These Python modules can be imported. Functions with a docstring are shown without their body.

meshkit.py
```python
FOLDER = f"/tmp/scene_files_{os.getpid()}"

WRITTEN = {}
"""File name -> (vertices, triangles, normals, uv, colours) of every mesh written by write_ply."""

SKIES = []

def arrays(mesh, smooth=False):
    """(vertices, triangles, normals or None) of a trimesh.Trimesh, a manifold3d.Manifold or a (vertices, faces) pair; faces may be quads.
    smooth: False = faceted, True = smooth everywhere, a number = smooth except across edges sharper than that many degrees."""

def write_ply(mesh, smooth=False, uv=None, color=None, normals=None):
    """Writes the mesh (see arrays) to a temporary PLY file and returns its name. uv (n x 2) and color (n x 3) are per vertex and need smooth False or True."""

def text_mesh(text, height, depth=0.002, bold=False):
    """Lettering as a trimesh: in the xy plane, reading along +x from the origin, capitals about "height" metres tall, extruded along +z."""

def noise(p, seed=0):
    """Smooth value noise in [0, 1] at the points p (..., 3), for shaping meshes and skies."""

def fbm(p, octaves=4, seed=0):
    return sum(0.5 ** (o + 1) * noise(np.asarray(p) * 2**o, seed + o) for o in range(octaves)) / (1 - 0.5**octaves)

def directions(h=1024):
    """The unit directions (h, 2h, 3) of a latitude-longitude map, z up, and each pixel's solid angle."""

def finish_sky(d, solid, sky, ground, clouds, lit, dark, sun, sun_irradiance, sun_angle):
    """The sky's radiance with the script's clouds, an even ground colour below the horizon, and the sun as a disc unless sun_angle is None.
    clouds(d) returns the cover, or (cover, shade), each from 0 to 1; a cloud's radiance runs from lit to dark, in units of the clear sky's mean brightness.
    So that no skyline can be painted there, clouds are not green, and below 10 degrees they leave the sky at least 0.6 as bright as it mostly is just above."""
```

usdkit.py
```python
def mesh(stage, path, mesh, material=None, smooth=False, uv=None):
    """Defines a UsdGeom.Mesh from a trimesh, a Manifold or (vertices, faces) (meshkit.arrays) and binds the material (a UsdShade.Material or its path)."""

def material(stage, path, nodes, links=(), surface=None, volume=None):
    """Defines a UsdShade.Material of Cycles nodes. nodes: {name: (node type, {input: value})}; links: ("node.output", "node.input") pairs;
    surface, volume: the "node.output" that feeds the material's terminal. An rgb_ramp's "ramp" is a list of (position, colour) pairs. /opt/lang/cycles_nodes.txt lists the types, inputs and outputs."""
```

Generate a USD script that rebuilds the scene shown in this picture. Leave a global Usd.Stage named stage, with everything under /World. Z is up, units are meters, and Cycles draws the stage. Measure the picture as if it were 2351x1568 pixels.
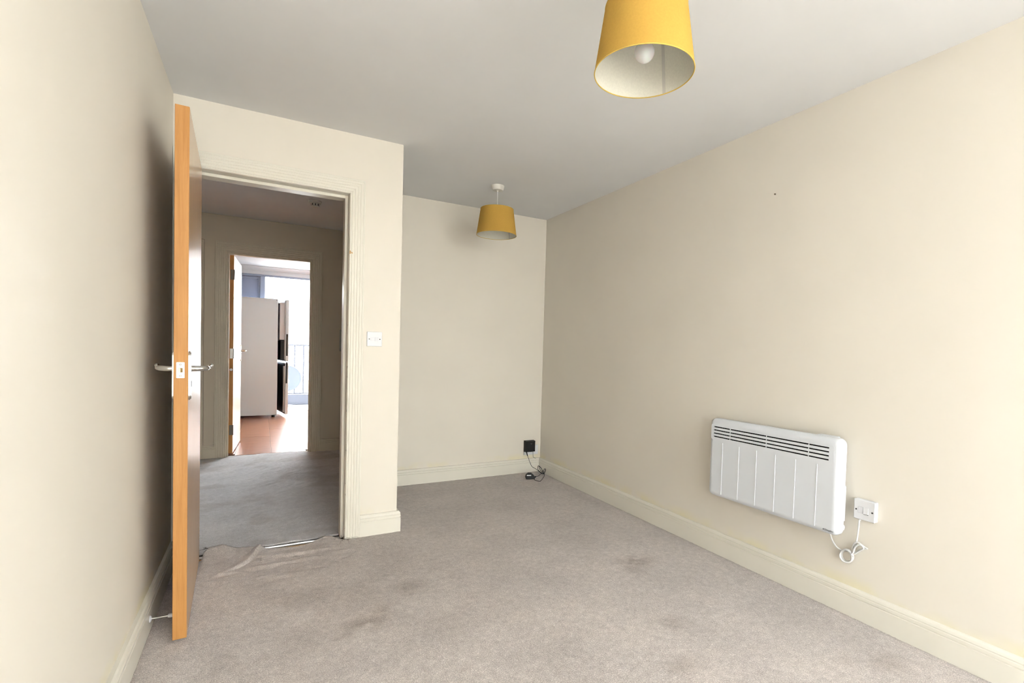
import math, random
import numpy as np
import trimesh
import shapely
from shapely.geometry import Polygon, box as sbox
import manifold3d as m3
import meshkit, usdkit
from pxr import Usd, UsdGeom, UsdLux, Gf, Sdf

random.seed(7); np.random.seed(7)
stage = Usd.Stage.CreateInMemory()
UsdGeom.SetStageUpAxis(stage, 'Z'); UsdGeom.SetStageMetersPerUnit(stage, 1.0)
UsdGeom.Xform.Define(stage, '/World'); UsdGeom.Scope.Define(stage, '/World/Looks')

# ---------------------------------------------------------------- camera, sky, window light, exposure
W, H = 2351, 1568
F, CX, CY, YAW, PITCH, ROLL, CAMZ = 1144.55, 69.51, 55.88, 0.513247, -0.031996, 0.028788, 1.14094
cam = UsdGeom.Camera.Define(stage, '/World/camera')
fw = np.array([math.sin(YAW) * math.cos(PITCH), math.cos(YAW) * math.cos(PITCH), math.sin(PITCH)])
rt = np.array([math.cos(YAW), -math.sin(YAW), 0.0]); up = np.cross(rt, fw)
rt3, up3 = rt * math.cos(ROLL) + up * math.sin(ROLL), up * math.cos(ROLL) - rt * math.sin(ROLL)
cam.AddTransformOp().Set(Gf.Matrix4d(*rt3, 0, *up3, 0, *(-fw), 0, 0, 0, CAMZ, 1))
cam.CreateHorizontalApertureAttr(36.0); cam.CreateVerticalApertureAttr(36.0 * H / W)
cam.CreateFocalLengthAttr(F * 36.0 / W)
cam.CreateHorizontalApertureOffsetAttr(-CX * 36.0 / W); cam.CreateVerticalApertureOffsetAttr(CY * 36.0 / W)
cam.CreateClippingRangeAttr((0.02, 500.0))
cam.CreateExposureAttr(0.05)

sky = UsdLux.DomeLight.Define(stage, '/World/sky')
sky.CreateIntensityAttr(16.0); sky.CreateColorAttr((0.93, 0.965, 1.0))
day = UsdLux.RectLight.Define(stage, '/World/window_daylight')          # the sky seen by the bedroom window, just outside its glass
day.CreateWidthAttr(2.2); day.CreateHeightAttr(3.2); day.CreateIntensityAttr(40.0); day.CreateColorAttr((0.805, 0.875, 1.0))
day.AddTranslateOp().Set((-1.55, -3.4, 1.25)); day.AddRotateYOp().Set(-90.0)
ceil_fill = UsdLux.RectLight.Define(stage, '/World/added_ceiling_fill')         # added up-facing fill lamp outside the window, brightens the ceiling
ceil_fill.CreateWidthAttr(1.6); ceil_fill.CreateHeightAttr(4.6); ceil_fill.CreateIntensityAttr(500.0); ceil_fill.CreateColorAttr((0.805, 0.875, 1.0))
ceil_fill.AddTranslateOp().Set((-2.30, -3.4, 0.0)); ceil_fill.AddRotateXOp().Set(180.0)

# ---------------------------------------------------------------- dimensions of the place (metres)
XL, XR, YD, YB, XC, ZC = -0.390, 2.302, 3.080, 4.080, 0.734, 2.350
YR, YH, YF, YK, YW = -4.80, 3.200, 5.750, 5.870, 9.250                  # rear wall, hall side of door wall, far hall wall, its kitchen side, kitchen window wall
HXL, HXR, KXL, KXR = -1.50, 1.90, -1.30, 2.80
ZB, TB = 0.138, 0.021

# ---------------------------------------------------------------- helpers
def mat(name, nodes, links=(), surface='p.BSDF'):
    return usdkit.material(stage, '/World/Looks/' + name, nodes, links, surface=surface)

def plain(name, color, rough=0.5, **kw):
    return mat(name, {'p': ('principled_bsdf', {'base_color': color, 'roughness': rough, **kw})})

def fresh(parent, name):
    path, k = f'{parent}/{name}', 0
    while stage.GetPrimAtPath(path):
        k += 1; path = f'{parent}/{name}_{k:03d}'
    return path

LOC = {}
def tag(prim, label=None, cat=None, group=None, kind=None):
    for k, v in (('label', label), ('category', cat), ('group', group), ('kind', kind)):
        if v: prim.SetCustomDataByKey(k, v)

def thing(name, label, cat, loc=(0, 0, 0), rotz=0.0, group=None, kind=None):
    x = UsdGeom.Xform.Define(stage, fresh('/World', name))
    x.AddTranslateOp().Set(tuple(map(float, loc)))
    if rotz: x.AddRotateZOp().Set(math.degrees(rotz))
    tag(x.GetPrim(), label, cat, group, kind)
    LOC[str(x.GetPath())] = np.array(loc, float)
    return str(x.GetPath())

def part(parent, name, mesh, material, label=None, smooth=False, local=False, kind=None):
    """A mesh under a thing (or under a part: a sub-part). Its points are in world axes unless local."""
    path = fresh(parent, name)
    mesh = cat(*mesh) if isinstance(mesh, list) else mesh.copy()
    if not local:
        root = '/'.join(path.split('/')[:3])
        mesh.apply_translation(-LOC[root])
    usdkit.mesh(stage, path, mesh, material, smooth=smooth)
    tag(stage.GetPrimAtPath(path), label, kind=kind)
    return path

def single(name, mesh, material, label, catg, group=None, kind=None, smooth=False):
    path = fresh('/World', name)
    mesh = cat(*mesh) if isinstance(mesh, list) else mesh
    usdkit.mesh(stage, path, mesh, material, smooth=smooth)
    tag(stage.GetPrimAtPath(path), label, catg, group, kind)
    return path

def cat(*ms): return trimesh.util.concatenate(list(ms))
def hull(pts): return trimesh.convex.convex_hull(np.asarray(pts, float))

def bx(x0, x1, y0, y1, z0, z1, c=0.0):
    """A box, its edges chamfered by c."""
    if c <= 0:
        b = trimesh.creation.box([x1 - x0, y1 - y0, z1 - z0]); b.apply_translation([(x0 + x1) / 2, (y0 + y1) / 2, (z0 + z1) / 2]); return b
    pts = []
    for sx in (0, 1):
        for sy in (0, 1):
            for sz in (0, 1):
                for k in range(3):
                    o = [c, c, c]; o[k] = 0
                    pts.append([x1 - o[0] if sx else x0 + o[0], y1 - o[1] if sy else y0 + o[1], z1 - o[2] if sz else z0 + o[2]])
    return hull(pts)

def extrude(poly, depth, origin, e1, e2):
    """Polygon in the plane (e1, e2) at origin, extruded by depth along e1 x e2."""
    m = trimesh.creation.extrude_polygon(poly, depth, engine='earcut')
    e1, e2 = np.array(e1, float), np.array(e2, float); n = np.cross(e1, e2)
    T = np.eye(4); T[:3, 0], T[:3, 1], T[:3, 2], T[:3, 3] = e1, e2, n, origin
    m.apply_transform(T); return m

def rrect(x0, x1, y0, y1, r, n=6):
    return sbox(x0 + r, y0 + r, x1 - r, y1 - r).buffer(r, quad_segs=n)

def prism(profile, A, B, e1, e2, mA=0.0, mB=0.0):
    """Profile [(a, b)] swept from A to B, a along e1 and b along e2; the ends are mitred by mA, mB times a."""
    A, B, e1, e2 = (np.array(v, float) for v in (A, B, e1, e2))
    t = (B - A) / np.linalg.norm(B - A); n = len(profile)
    r0 = [A + e1 * a + e2 * b + t * mA * a for a, b in profile]; r1 = [B + e1 * a + e2 * b + t * mB * a for a, b in profile]
    f = [[i, (i + 1) % n, n + (i + 1) % n] for i in range(n)] + [[i, n + (i + 1) % n, n + i] for i in range(n)]
    tv, tf = trimesh.creation.triangulate_polygon(Polygon(profile), engine='earcut')
    idx = [int(np.argmin(np.linalg.norm(np.array(profile) - v, axis=1))) for v in tv]
    f += [[idx[a], idx[b], idx[c]] for a, b, c in tf] + [[n + idx[c], n + idx[b], n + idx[a]] for a, b, c in tf]
    m = trimesh.Trimesh(np.array(r0 + r1), f, process=False); trimesh.repair.fix_normals(m)
    return m

def spline(P, n=10):
    P = np.asarray(P, float); Q = np.vstack([2 * P[0] - P[1], P, 2 * P[-1] - P[-2]]); out = []
    for i in range(1, len(Q) - 2):
        for t in np.linspace(0, 1, n, endpoint=False):
            out.append(0.5 * (2 * Q[i] + (Q[i + 1] - Q[i - 1]) * t + (2 * Q[i - 1] - 5 * Q[i] + 4 * Q[i + 1] - Q[i + 2]) * t * t + (3 * Q[i] - Q[i - 1] - 3 * Q[i + 1] + Q[i + 2]) * t ** 3))
    return np.array(out + [P[-1]])

def tube(P, r, sides=10):
    """A round bar along P, radius r (one number or one per point), with closed ends."""
    P = np.asarray(P, float); n = len(P); r = np.broadcast_to(r, (n,)).astype(float)
    T = np.gradient(P, axis=0); T /= np.linalg.norm(T, axis=1, keepdims=True) + 1e-12
    u = np.cross(T[0], [0, 0, 1.0]); u = u if np.linalg.norm(u) > 1e-3 else np.cross(T[0], [1.0, 0, 0]); u /= np.linalg.norm(u)
    ang = np.arange(sides) * 2 * math.pi / sides; V = []
    for i in range(n):
        u = u - T[i] * (u @ T[i]); u /= np.linalg.norm(u); w = np.cross(T[i], u)
        V += [P[i] + r[i] * (math.cos(a) * u + math.sin(a) * w) for a in ang]
    V += [P[0], P[-1]]; F_ = []
    for i in range(n - 1):
        for j in range(sides):
            a, b = i * sides + j, i * sides + (j + 1) % sides
            F_ += [[a, b, b + sides], [a, b + sides, a + sides]]
    for j in range(sides):
        F_ += [[n * sides, (j + 1) % sides, j], [n * sides + 1, (n - 1) * sides + j, (n - 1) * sides + (j + 1) % sides]]
    m = trimesh.Trimesh(np.array(V), F_, process=False); trimesh.repair.fix_normals(m); return m

def resample_r(vals, n): return np.interp(np.linspace(0, 1, n), np.linspace(0, 1, len(vals)), vals)

def lathe(profile, loc=(0, 0, 0), segs=48):
    m = trimesh.creation.revolve(np.array(profile, float), sections=segs); m.apply_translation(loc); return m

def disc(c, axis, r, t, segs=24, ch=0.0):
    """A short cylinder from c along axis (unit vector), rim chamfered."""
    prof = [(0, 0), (r, 0), (r, t - ch), (r - ch, t), (0, t)] if ch else [(0, 0), (r, 0), (r, t), (0, t)]
    m = trimesh.creation.revolve(np.array(prof), sections=segs)
    m.apply_transform(trimesh.geometry.align_vectors([0, 0, 1], axis)); m.apply_translation(c); return m

def ball(c, r, s=(1, 1, 1)):
    m = trimesh.creation.icosphere(2, r); m.apply_scale(s); m.apply_translation(c); return m

def wall_xz(y0, y1, poly):                       # a wall whose face lies in xz: polygon (x, z), thickness y0..y1
    return extrude(poly, y1 - y0, (0, y1, 0), (1, 0, 0), (0, 0, 1))

# ---------------------------------------------------------------- materials
def paint(name, color, rough, streak=None, bump=0.02, scale=220.0):
    """Emulsion: fine roller texture, faint unevenness; streak: trim paint brushed onto the wall just above the skirting."""
    n = {'g': ('geometry', {}), 'big': ('noise_texture', {'scale': 1.7, 'detail': 3.0}),
         'fine': ('noise_texture', {'scale': scale, 'detail': 2.0}), 'bump': ('bump', {'strength': bump, 'distance': 0.004}),
         'ramp': ('rgb_ramp', {'ramp': [(0.3, tuple(c * 0.975 for c in color)), (0.7, tuple(min(1, c * 1.015) for c in color))]}),
         'p': ('principled_bsdf', {'roughness': rough, 'specular_ior_level': 0.3})}
    l = [('g.position', 'big.vector'), ('g.position', 'fine.vector'), ('big.fac', 'ramp.fac'), ('fine.fac', 'bump.height'), ('bump.normal', 'p.normal')]
    if streak:
        n |= {'sep': ('separate_xyz', {}), 'z': ('map_range', {'from_min': 0.142, 'from_max': 0.185, 'to_min': 1.0, 'to_max': 0.0, 'clamp': True}),
              'sn': ('noise_texture', {'scale': 6.0, 'detail': 2.0}), 'sr': ('map_range', {'from_min': 0.42, 'from_max': 0.62, 'to_min': 0.0, 'to_max': 1.0, 'clamp': True}),
              'mul': ('math', {'math_type': 'multiply'}), 'mul2': ('math', {'math_type': 'multiply', 'value2': 0.55}), 'mix': ('mix_color', {'b': streak})}
        l += [('g.position', 'sep.vector'), ('sep.z', 'z.value'), ('g.position', 'sn.vector'), ('sn.fac', 'sr.value'), ('z.result', 'mul.value1'), ('sr.result', 'mul.value2'),
              ('mul.value', 'mul2.value1'), ('mul2.value', 'mix.fac'), ('ramp.color', 'mix.a'), ('mix.result', 'p.base_color')]
    else:
        l += [('ramp.color', 'p.base_color')]
    return mat(name, n, l)

WALL = paint('wall_paint', (0.855, 0.795, 0.695), 0.6, streak=(0.86, 0.78, 0.50))
CEIL = paint('ceiling_paint', (0.89, 0.89, 0.885), 0.8)
HALLWALL_DIMMED = paint('hall_paint_dimmed', (0.64, 0.555, 0.43), 0.6)  # browner hall paint, darkened further to carry the dim light there
HALLTRIM_DIMMED = paint('hall_trim_dimmed', (0.66, 0.59, 0.46), 0.4, bump=0.008, scale=60.0)  # hall woodwork, its colour lowered as well for the dim light
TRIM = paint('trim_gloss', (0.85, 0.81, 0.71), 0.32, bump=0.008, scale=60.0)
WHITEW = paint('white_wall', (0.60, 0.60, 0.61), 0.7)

def wood(name, c1, c2, rough, coat, grain=(38, 38, 1.3), pore=0.84):
    return mat(name, {'g': ('geometry', {}), 'mp': ('mapping', {'scale': grain}), 'n': ('noise_texture', {'scale': 3.0, 'detail': 5.0, 'distortion': 0.6}),
                      'mp2': ('mapping', {'scale': (grain[0] * 6, grain[1] * 6, grain[2] * 8)}), 'n2': ('noise_texture', {'scale': 3.0, 'detail': 2.0}),
                      'r': ('rgb_ramp', {'ramp': [(0.30, c1), (0.68, c2)]}), 'pore': ('rgb_ramp', {'ramp': [(0.30, (pore, pore * .97, pore * .93)), (0.46, (1, 1, 1))]}),
                      'm': ('mix_color', {'blend_type': 'multiply', 'fac': 1.0}),
                      'p': ('principled_bsdf', {'roughness': rough, 'coat_weight': coat, 'coat_roughness': 0.16})},
               [('g.position', 'mp.vector'), ('mp.vector', 'n.vector'), ('n.fac', 'r.fac'), ('g.position', 'mp2.vector'), ('mp2.vector', 'n2.vector'), ('n2.fac', 'pore.fac'),
                ('r.color', 'm.a'), ('pore.color', 'm.b'), ('m.result', 'p.base_color')])
VENEER = wood('door_veneer', (0.50, 0.27, 0.10), (0.62, 0.36, 0.15), 0.33, 0.7)
LIPPING = wood('door_lipping', (0.42, 0.185, 0.042), (0.50, 0.235, 0.062), 0.55, 0.0, pore=0.93)
BAREWOOD = plain('bare_wood', (0.55, 0.32, 0.12), 0.8)
CHROME = plain('polished_steel', (0.60, 0.595, 0.575), 0.16, metallic=1.0)
SATIN = plain('satin_steel', (0.62, 0.61, 0.58), 0.42, metallic=1.0)
BRASS = plain('brass_latch', (0.62, 0.48, 0.26), 0.35, metallic=1.0)
WPLAST = plain('white_plastic', (0.82, 0.82, 0.83), 0.35)
WPLAST2 = plain('white_plastic_shade', (0.74, 0.74, 0.76), 0.4)
CREAMPLAST = plain('cream_plastic', (0.78, 0.75, 0.68), 0.4)
ENAMEL = plain('heater_enamel', (0.80, 0.825, 0.86), 0.33)
BLACKP = plain('black_plastic', (0.008, 0.009, 0.010), 0.55, specular_ior_level=0.25)
DARKP = plain('dark_cavity', (0.02, 0.022, 0.024), 0.7)
GREYINK = plain('grey_print', (0.11, 0.12, 0.14), 0.6)
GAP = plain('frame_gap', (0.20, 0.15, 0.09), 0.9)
DIRT = plain('dark_grime', (0.06, 0.05, 0.035), 0.9)
FLEX = plain('white_flex', (0.80, 0.79, 0.77), 0.45)
GREYFLEX = plain('grey_flex', (0.30, 0.31, 0.27), 0.5)
FRIDGEW = plain('fridge_enamel', (0.68, 0.765, 0.83), 0.25)
LINER = plain('fridge_liner', (0.62, 0.63, 0.66), 0.4)
GREYFRAME = plain('grey_aluminium', (0.23, 0.255, 0.33), 0.45)
BLUEGREY = plain('blue_grey_panel', (0.20, 0.215, 0.29), 0.5)
RAILGREY = plain('railing_grey', (0.11, 0.115, 0.13), 0.5)
UPVC = plain('white_upvc', (0.85, 0.86, 0.86), 0.3)
CONCRETE = plain('pale_concrete', (0.55, 0.55, 0.54), 0.9)
SUBFLOOR = plain('dusty_subfloor', (0.16, 0.145, 0.125), 0.95)
BULB = plain('opal_bulb', (0.86, 0.86, 0.85), 0.25, subsurface_weight=0.3, subsurface_scale=0.01)
GLASS = mat('pane_glass', {'t': ('transparent_bsdf', {'color': (0.96, 0.975, 0.97)}), 'g': ('glossy_bsdf', {'roughness': 0.02, 'color': (1, 1, 1)}), 'f': ('fresnel', {'IOR': 1.45}), 'm': ('mix_closure', {})},
            [('f.fac', 'm.fac'), ('t.BSDF', 'm.closure1'), ('g.BSDF', 'm.closure2')], surface='m.closure')

def fabric(name, color, trans, mixv):
    """Lampshade cloth: fine weave, lets some light through."""
    return mat(name, {'tc': ('texture_coordinate', {}), 'n': ('noise_texture', {'scale': 160.0, 'detail': 2.0}), 'r': ('rgb_ramp', {'ramp': [(0.3, tuple(c * 0.93 for c in color)), (0.7, color)]}),
                      'b': ('bump', {'strength': 0.08, 'distance': 0.001}), 'd': ('principled_bsdf', {'roughness': 0.85, 'specular_ior_level': 0.15}),
                      't': ('translucent_bsdf', {'color': trans}), 'm': ('mix_closure', {'fac': mixv})},
               [('tc.object', 'n.vector'), ('n.fac', 'r.fac'), ('r.color', 'd.base_color'), ('n.fac', 'b.height'), ('b.normal', 'd.normal'), ('d.BSDF', 'm.closure1'), ('t.BSDF', 'm.closure2')], surface='m.closure')
SHADE = fabric('mustard_cloth', (0.62, 0.375, 0.08), (0.80, 0.50, 0.12), 0.15)
SHADEIN = fabric('shade_lining', (0.80, 0.77, 0.66), (0.8, 0.7, 0.4), 0.08)
SHADERIM = plain('shade_rim', (0.62, 0.42, 0.08), 0.7)

def carpet(name, c_lo, c_hi, stain):
    """Cut-pile carpet: speckled tufts, patchy wear, stains and darker edges where the mesh's own 'stain' value says so."""
    return mat(name, {'g': ('geometry', {}), 'v': ('voronoi_texture', {'scale': 330.0, 'randomness': 1.0}), 'f': ('noise_texture', {'scale': 260.0, 'detail': 3.0, 'roughness': 0.7}),
                      'mid': ('noise_texture', {'scale': 34.0, 'detail': 4.0, 'roughness': 0.65}), 'big': ('noise_texture', {'scale': 2.6, 'detail': 4.0, 'roughness': 0.6}),
                      'a1': ('mix_float', {'fac': 0.52}), 'a2': ('mix_float', {'fac': 0.28}),
                      'r': ('rgb_ramp', {'ramp': [(0.30, c_lo), (0.72, c_hi)]}), 'br': ('rgb_ramp', {'ramp': [(0.34, (0.88, 0.875, 0.87)), (0.5, (0.97, 0.965, 0.96)), (0.66, (1.05, 1.035, 1.02))]}),
                      'm': ('mix_color', {'blend_type': 'multiply', 'fac': 1.0, 'use_clamp': False}), 'st': ('attribute', {'attribute': 'stain'}), 'sm': ('mix_color', {'b': stain, 'blend_type': 'multiply'}),
                      'b': ('bump', {'strength': 0.6, 'distance': 0.004}), 'p': ('principled_bsdf', {'roughness': 0.95, 'specular_ior_level': 0.08, 'sheen_weight': 0.15, 'sheen_roughness': 0.5})},
               [('g.position', 'v.vector'), ('g.position', 'f.vector'), ('g.position', 'mid.vector'), ('g.position', 'big.vector'), ('v.distance', 'a1.a'), ('f.fac', 'a1.b'), ('a1.result', 'a2.a'), ('mid.fac', 'a2.b'),
                ('a2.result', 'r.fac'), ('big.fac', 'br.fac'), ('r.color', 'm.a'), ('br.color', 'm.b'), ('m.result', 'sm.a'), ('st.fac', 'sm.fac'), ('sm.result', 'p.base_color'), ('a2.result', 'b.height'), ('b.normal', 'p.normal')])
CARPET = carpet('beige_carpet', (0.315, 0.272, 0.252), (0.83, 0.757, 0.708), (0.58, 0.545, 0.51))
CARPET2 = carpet('carpet_daylit_grey', (0.36, 0.345, 0.345), (0.80, 0.785, 0.785), (0.6, 0.55, 0.5))  # same beige carpet, with the cool daylight put into its colour

def plank_mat(name, c1, c2):
    return mat(name, {'g': ('geometry', {}), 'oi': ('object_info', {}), 'mp': ('mapping', {'scale': (3.0, 22.0, 1.0)}), 'n': ('noise_texture', {'scale': 2.2, 'detail': 5.0, 'distortion': 0.4}),
                      'r': ('rgb_ramp', {'ramp': [(0.3, c1), (0.7, c2)]}), 'p': ('principled_bsdf', {'roughness': 0.30, 'specular_ior_level': 0.55})},
               [('g.position', 'mp.vector'), ('mp.vector', 'n.vector'), ('n.fac', 'r.fac'), ('r.color', 'p.base_color')])
PLANKS = [plank_mat('laminate_red', (0.24, 0.085, 0.035), (0.34, 0.135, 0.06)), plank_mat('laminate_brown', (0.22, 0.08, 0.035), (0.32, 0.125, 0.055))]

# ---------------------------------------------------------------- the setting
S = 'structure'
single('floor', [bx(XL, XR + 0.12, YR - 0.1, YD, -0.20, -0.014), bx(HXL - .1, XR + .12, YD, YK, -.20, -.014)], SUBFLOOR, 'dusty dark subfloor under the carpets of bedroom and hall', 'floor', kind=S)
single('ceiling', bx(XL - 0.1, XR + 0.12, YR - 0.1, YB + 0.12, ZC, ZC + 0.12), CEIL, 'smooth white-painted bedroom ceiling', 'ceiling', kind=S)
single('ceiling_hall', bx(HXL - 0.1, HXR + 0.1, YH, YK, ZC + 0.001, ZC + 0.119), CEIL, 'unlit white ceiling of the dim hall beyond the open door', 'ceiling', kind=S)
WY0, WY1, WZ0, WZ1 = -4.70, -2.10, 0.20, 2.14     # bedroom window, in an unseen bay added to shade the door wall
WM, XBAY = (WY0 + WY1) / 2, -1.10
def wall_yz(x0, x1, poly): return extrude(poly, x1 - x0, (x0, 0, 0), (0, 1, 0), (0, 0, 1))
single('wall_left', bx(XL - .1, XL, WY1, YD, -.014, ZC), WALL, 'cream-painted wall at the left, beside the open wooden door', 'wall', kind=S)
single('wall_bay', wall_yz(XBAY - .1, XBAY, Polygon([(WY0 - .1, -.014), (WY1 + .1, -.014), (WY1 + .1, ZC), (WY0 - .1, ZC)], [[(WY0 + .05, WZ0), (WY1 - .05, WZ0), (WY1 - .05, WZ1), (WY0 + .05, WZ1)]])), WALL, 'cream-painted window wall of the added light-shaping bay behind the camera', 'wall', kind=S)
single('wall_bay_far', bx(XBAY, XL - .1, WY1, WY1 + .1, -.014, ZC), WALL, 'cream-painted side of the added light-shaping bay towards the doorway', 'wall', kind=S)
single('wall_bay_near', bx(XBAY, XL, WY0 - .1, WY0, -.014, ZC), WALL, 'cream-painted side of the added light-shaping bay away from the doorway', 'wall', kind=S)
single('ceiling_bay', bx(XBAY - .1, XL - .1, WY0 - .1, WY1 + .1, ZC, ZC + .12), CEIL, 'white ceiling of the added light-shaping bay', 'ceiling', kind=S)
single('floor_bay', bx(XBAY, XL + TB, WY0, WY1, -.20, -.002), CARPET, 'carpeted floor of the added light-shaping bay', 'floor', kind=S)
single('wall_right', bx(XR, XR + 0.12, YR - 0.1, YB + 0.12, -0.014, ZC), WALL, 'long cream-painted wall that carries the white panel heater', 'wall', kind=S)
single('wall_back', bx(XC - 0.1, XR, YB, YB + 0.12, -0.014, ZC), WALL, 'cream-painted end wall of the alcove, with the black charger', 'wall', kind=S)
OX0, OX1, OZ = -0.305, 0.433, 2.005            # bedroom doorway (inside of the lining)
LT = 0.028
doorwall = Polygon([(HXL - 0.1, -0.014), (OX0 - LT, -0.014), (OX0 - LT, OZ + LT), (OX1 + LT, OZ + LT), (OX1 + LT, -0.014), (XC, -0.014), (XC, ZC), (HXL - 0.1, ZC)])
single('wall_door', wall_xz(YD, YH, doorwall), WALL, 'cream-painted wall around the bedroom doorway, with the light switch', 'wall', kind=S)
single('wall_alcove', bx(XC - 0.1, XC, YH, YB, -0.014, ZC), WALL, 'cream-painted return wall of the alcove, round the corner from the doorway', 'wall', kind=S)
single('wall_rear', bx(XL - 0.1, XR + 0.12, YR - 0.1, YR, -0.014, ZC), WALL, 'cream-painted end wall of the bedroom, facing the doorway', 'wall', kind=S)
w1 = thing('window_1', 'white framed two-light bedroom window in the added bay behind the camera', 'window', (XBAY, WM, WZ0), kind=S)
fo = Polygon([(WY0 + .05, WZ0), (WY1 - .05, WZ0), (WY1 - .05, WZ1), (WY0 + .05, WZ1)], [[(WY0 + .10, WZ0 + .05), (WM - .03, WZ0 + .05), (WM - .03, WZ1 - .05), (WY0 + .10, WZ1 - .05)], [(WM + .03, WZ0 + .05), (WY1 - .10, WZ0 + .05), (WY1 - .10, WZ1 - .05), (WM + .03, WZ1 - .05)]])
part(w1, 'window_frame', wall_yz(XBAY - .08, XBAY - .02, fo), UPVC)
part(w1, 'pane', bx(XBAY - .054, XBAY - .046, WY0 + .10, WM - .03, WZ0 + .05, WZ1 - .05), GLASS)
part(w1, 'pane', bx(XBAY - .054, XBAY - .046, WM + .03, WY1 - .10, WZ0 + .05, WZ1 - .05), GLASS)
part(w1, 'window_sill', bx(XBAY - .02, XBAY + .10, WY0 + .01, WY1 - .01, WZ0 - .028, WZ0, .004), TRIM)

# skirting boards: two grooves near the top, eased top edge
SK = [(0, 0), (TB, 0), (TB, 0.098), (TB - 0.003, 0.100), (TB - 0.003, 0.103), (TB, 0.105), (TB, 0.116), (TB - 0.003, 0.118), (TB - 0.003, 0.121), (TB - 0.001, 0.123), (TB - 0.004, 0.132), (TB - 0.009, ZB), (0, ZB)]
def skirt(name, runs, label, m=TRIM):
    single(name, [prism(SK, A, B, n, (0, 0, 1), a, b) for A, B, n, a, b in runs], m, label, 'skirting board', kind=S)
ZS = -0.012
skirt('baseboard_right', [((XR, YR, ZS), (XR, YB, ZS), (-1, 0, 0), 0, -1)], 'long cream skirting board under the panel heater')
skirt('baseboard_back', [((XC, YB, ZS), (XR, YB, ZS), (0, -1, 0), 0, -1)], 'cream skirting board across the back of the alcove')
skirt('baseboard_left', [((XL, WY1, ZS), (XL, YD, ZS), (1, 0, 0), 0, -1)], 'cream skirting board on the left wall, running behind the open door')
AX0, AX1, AZ = -0.382, 0.517, 2.082             # outer edges of the near architrave
skirt('baseboard_door', [((AX1, YD, ZS), (XC, YD, ZS), (0, -1, 0), 0, 1), ((XC, YD, ZS), (XC, YB, ZS), (1, 0, 0), -1, -1)], 'short cream skirting board right of the doorway, turning the corner')

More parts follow.
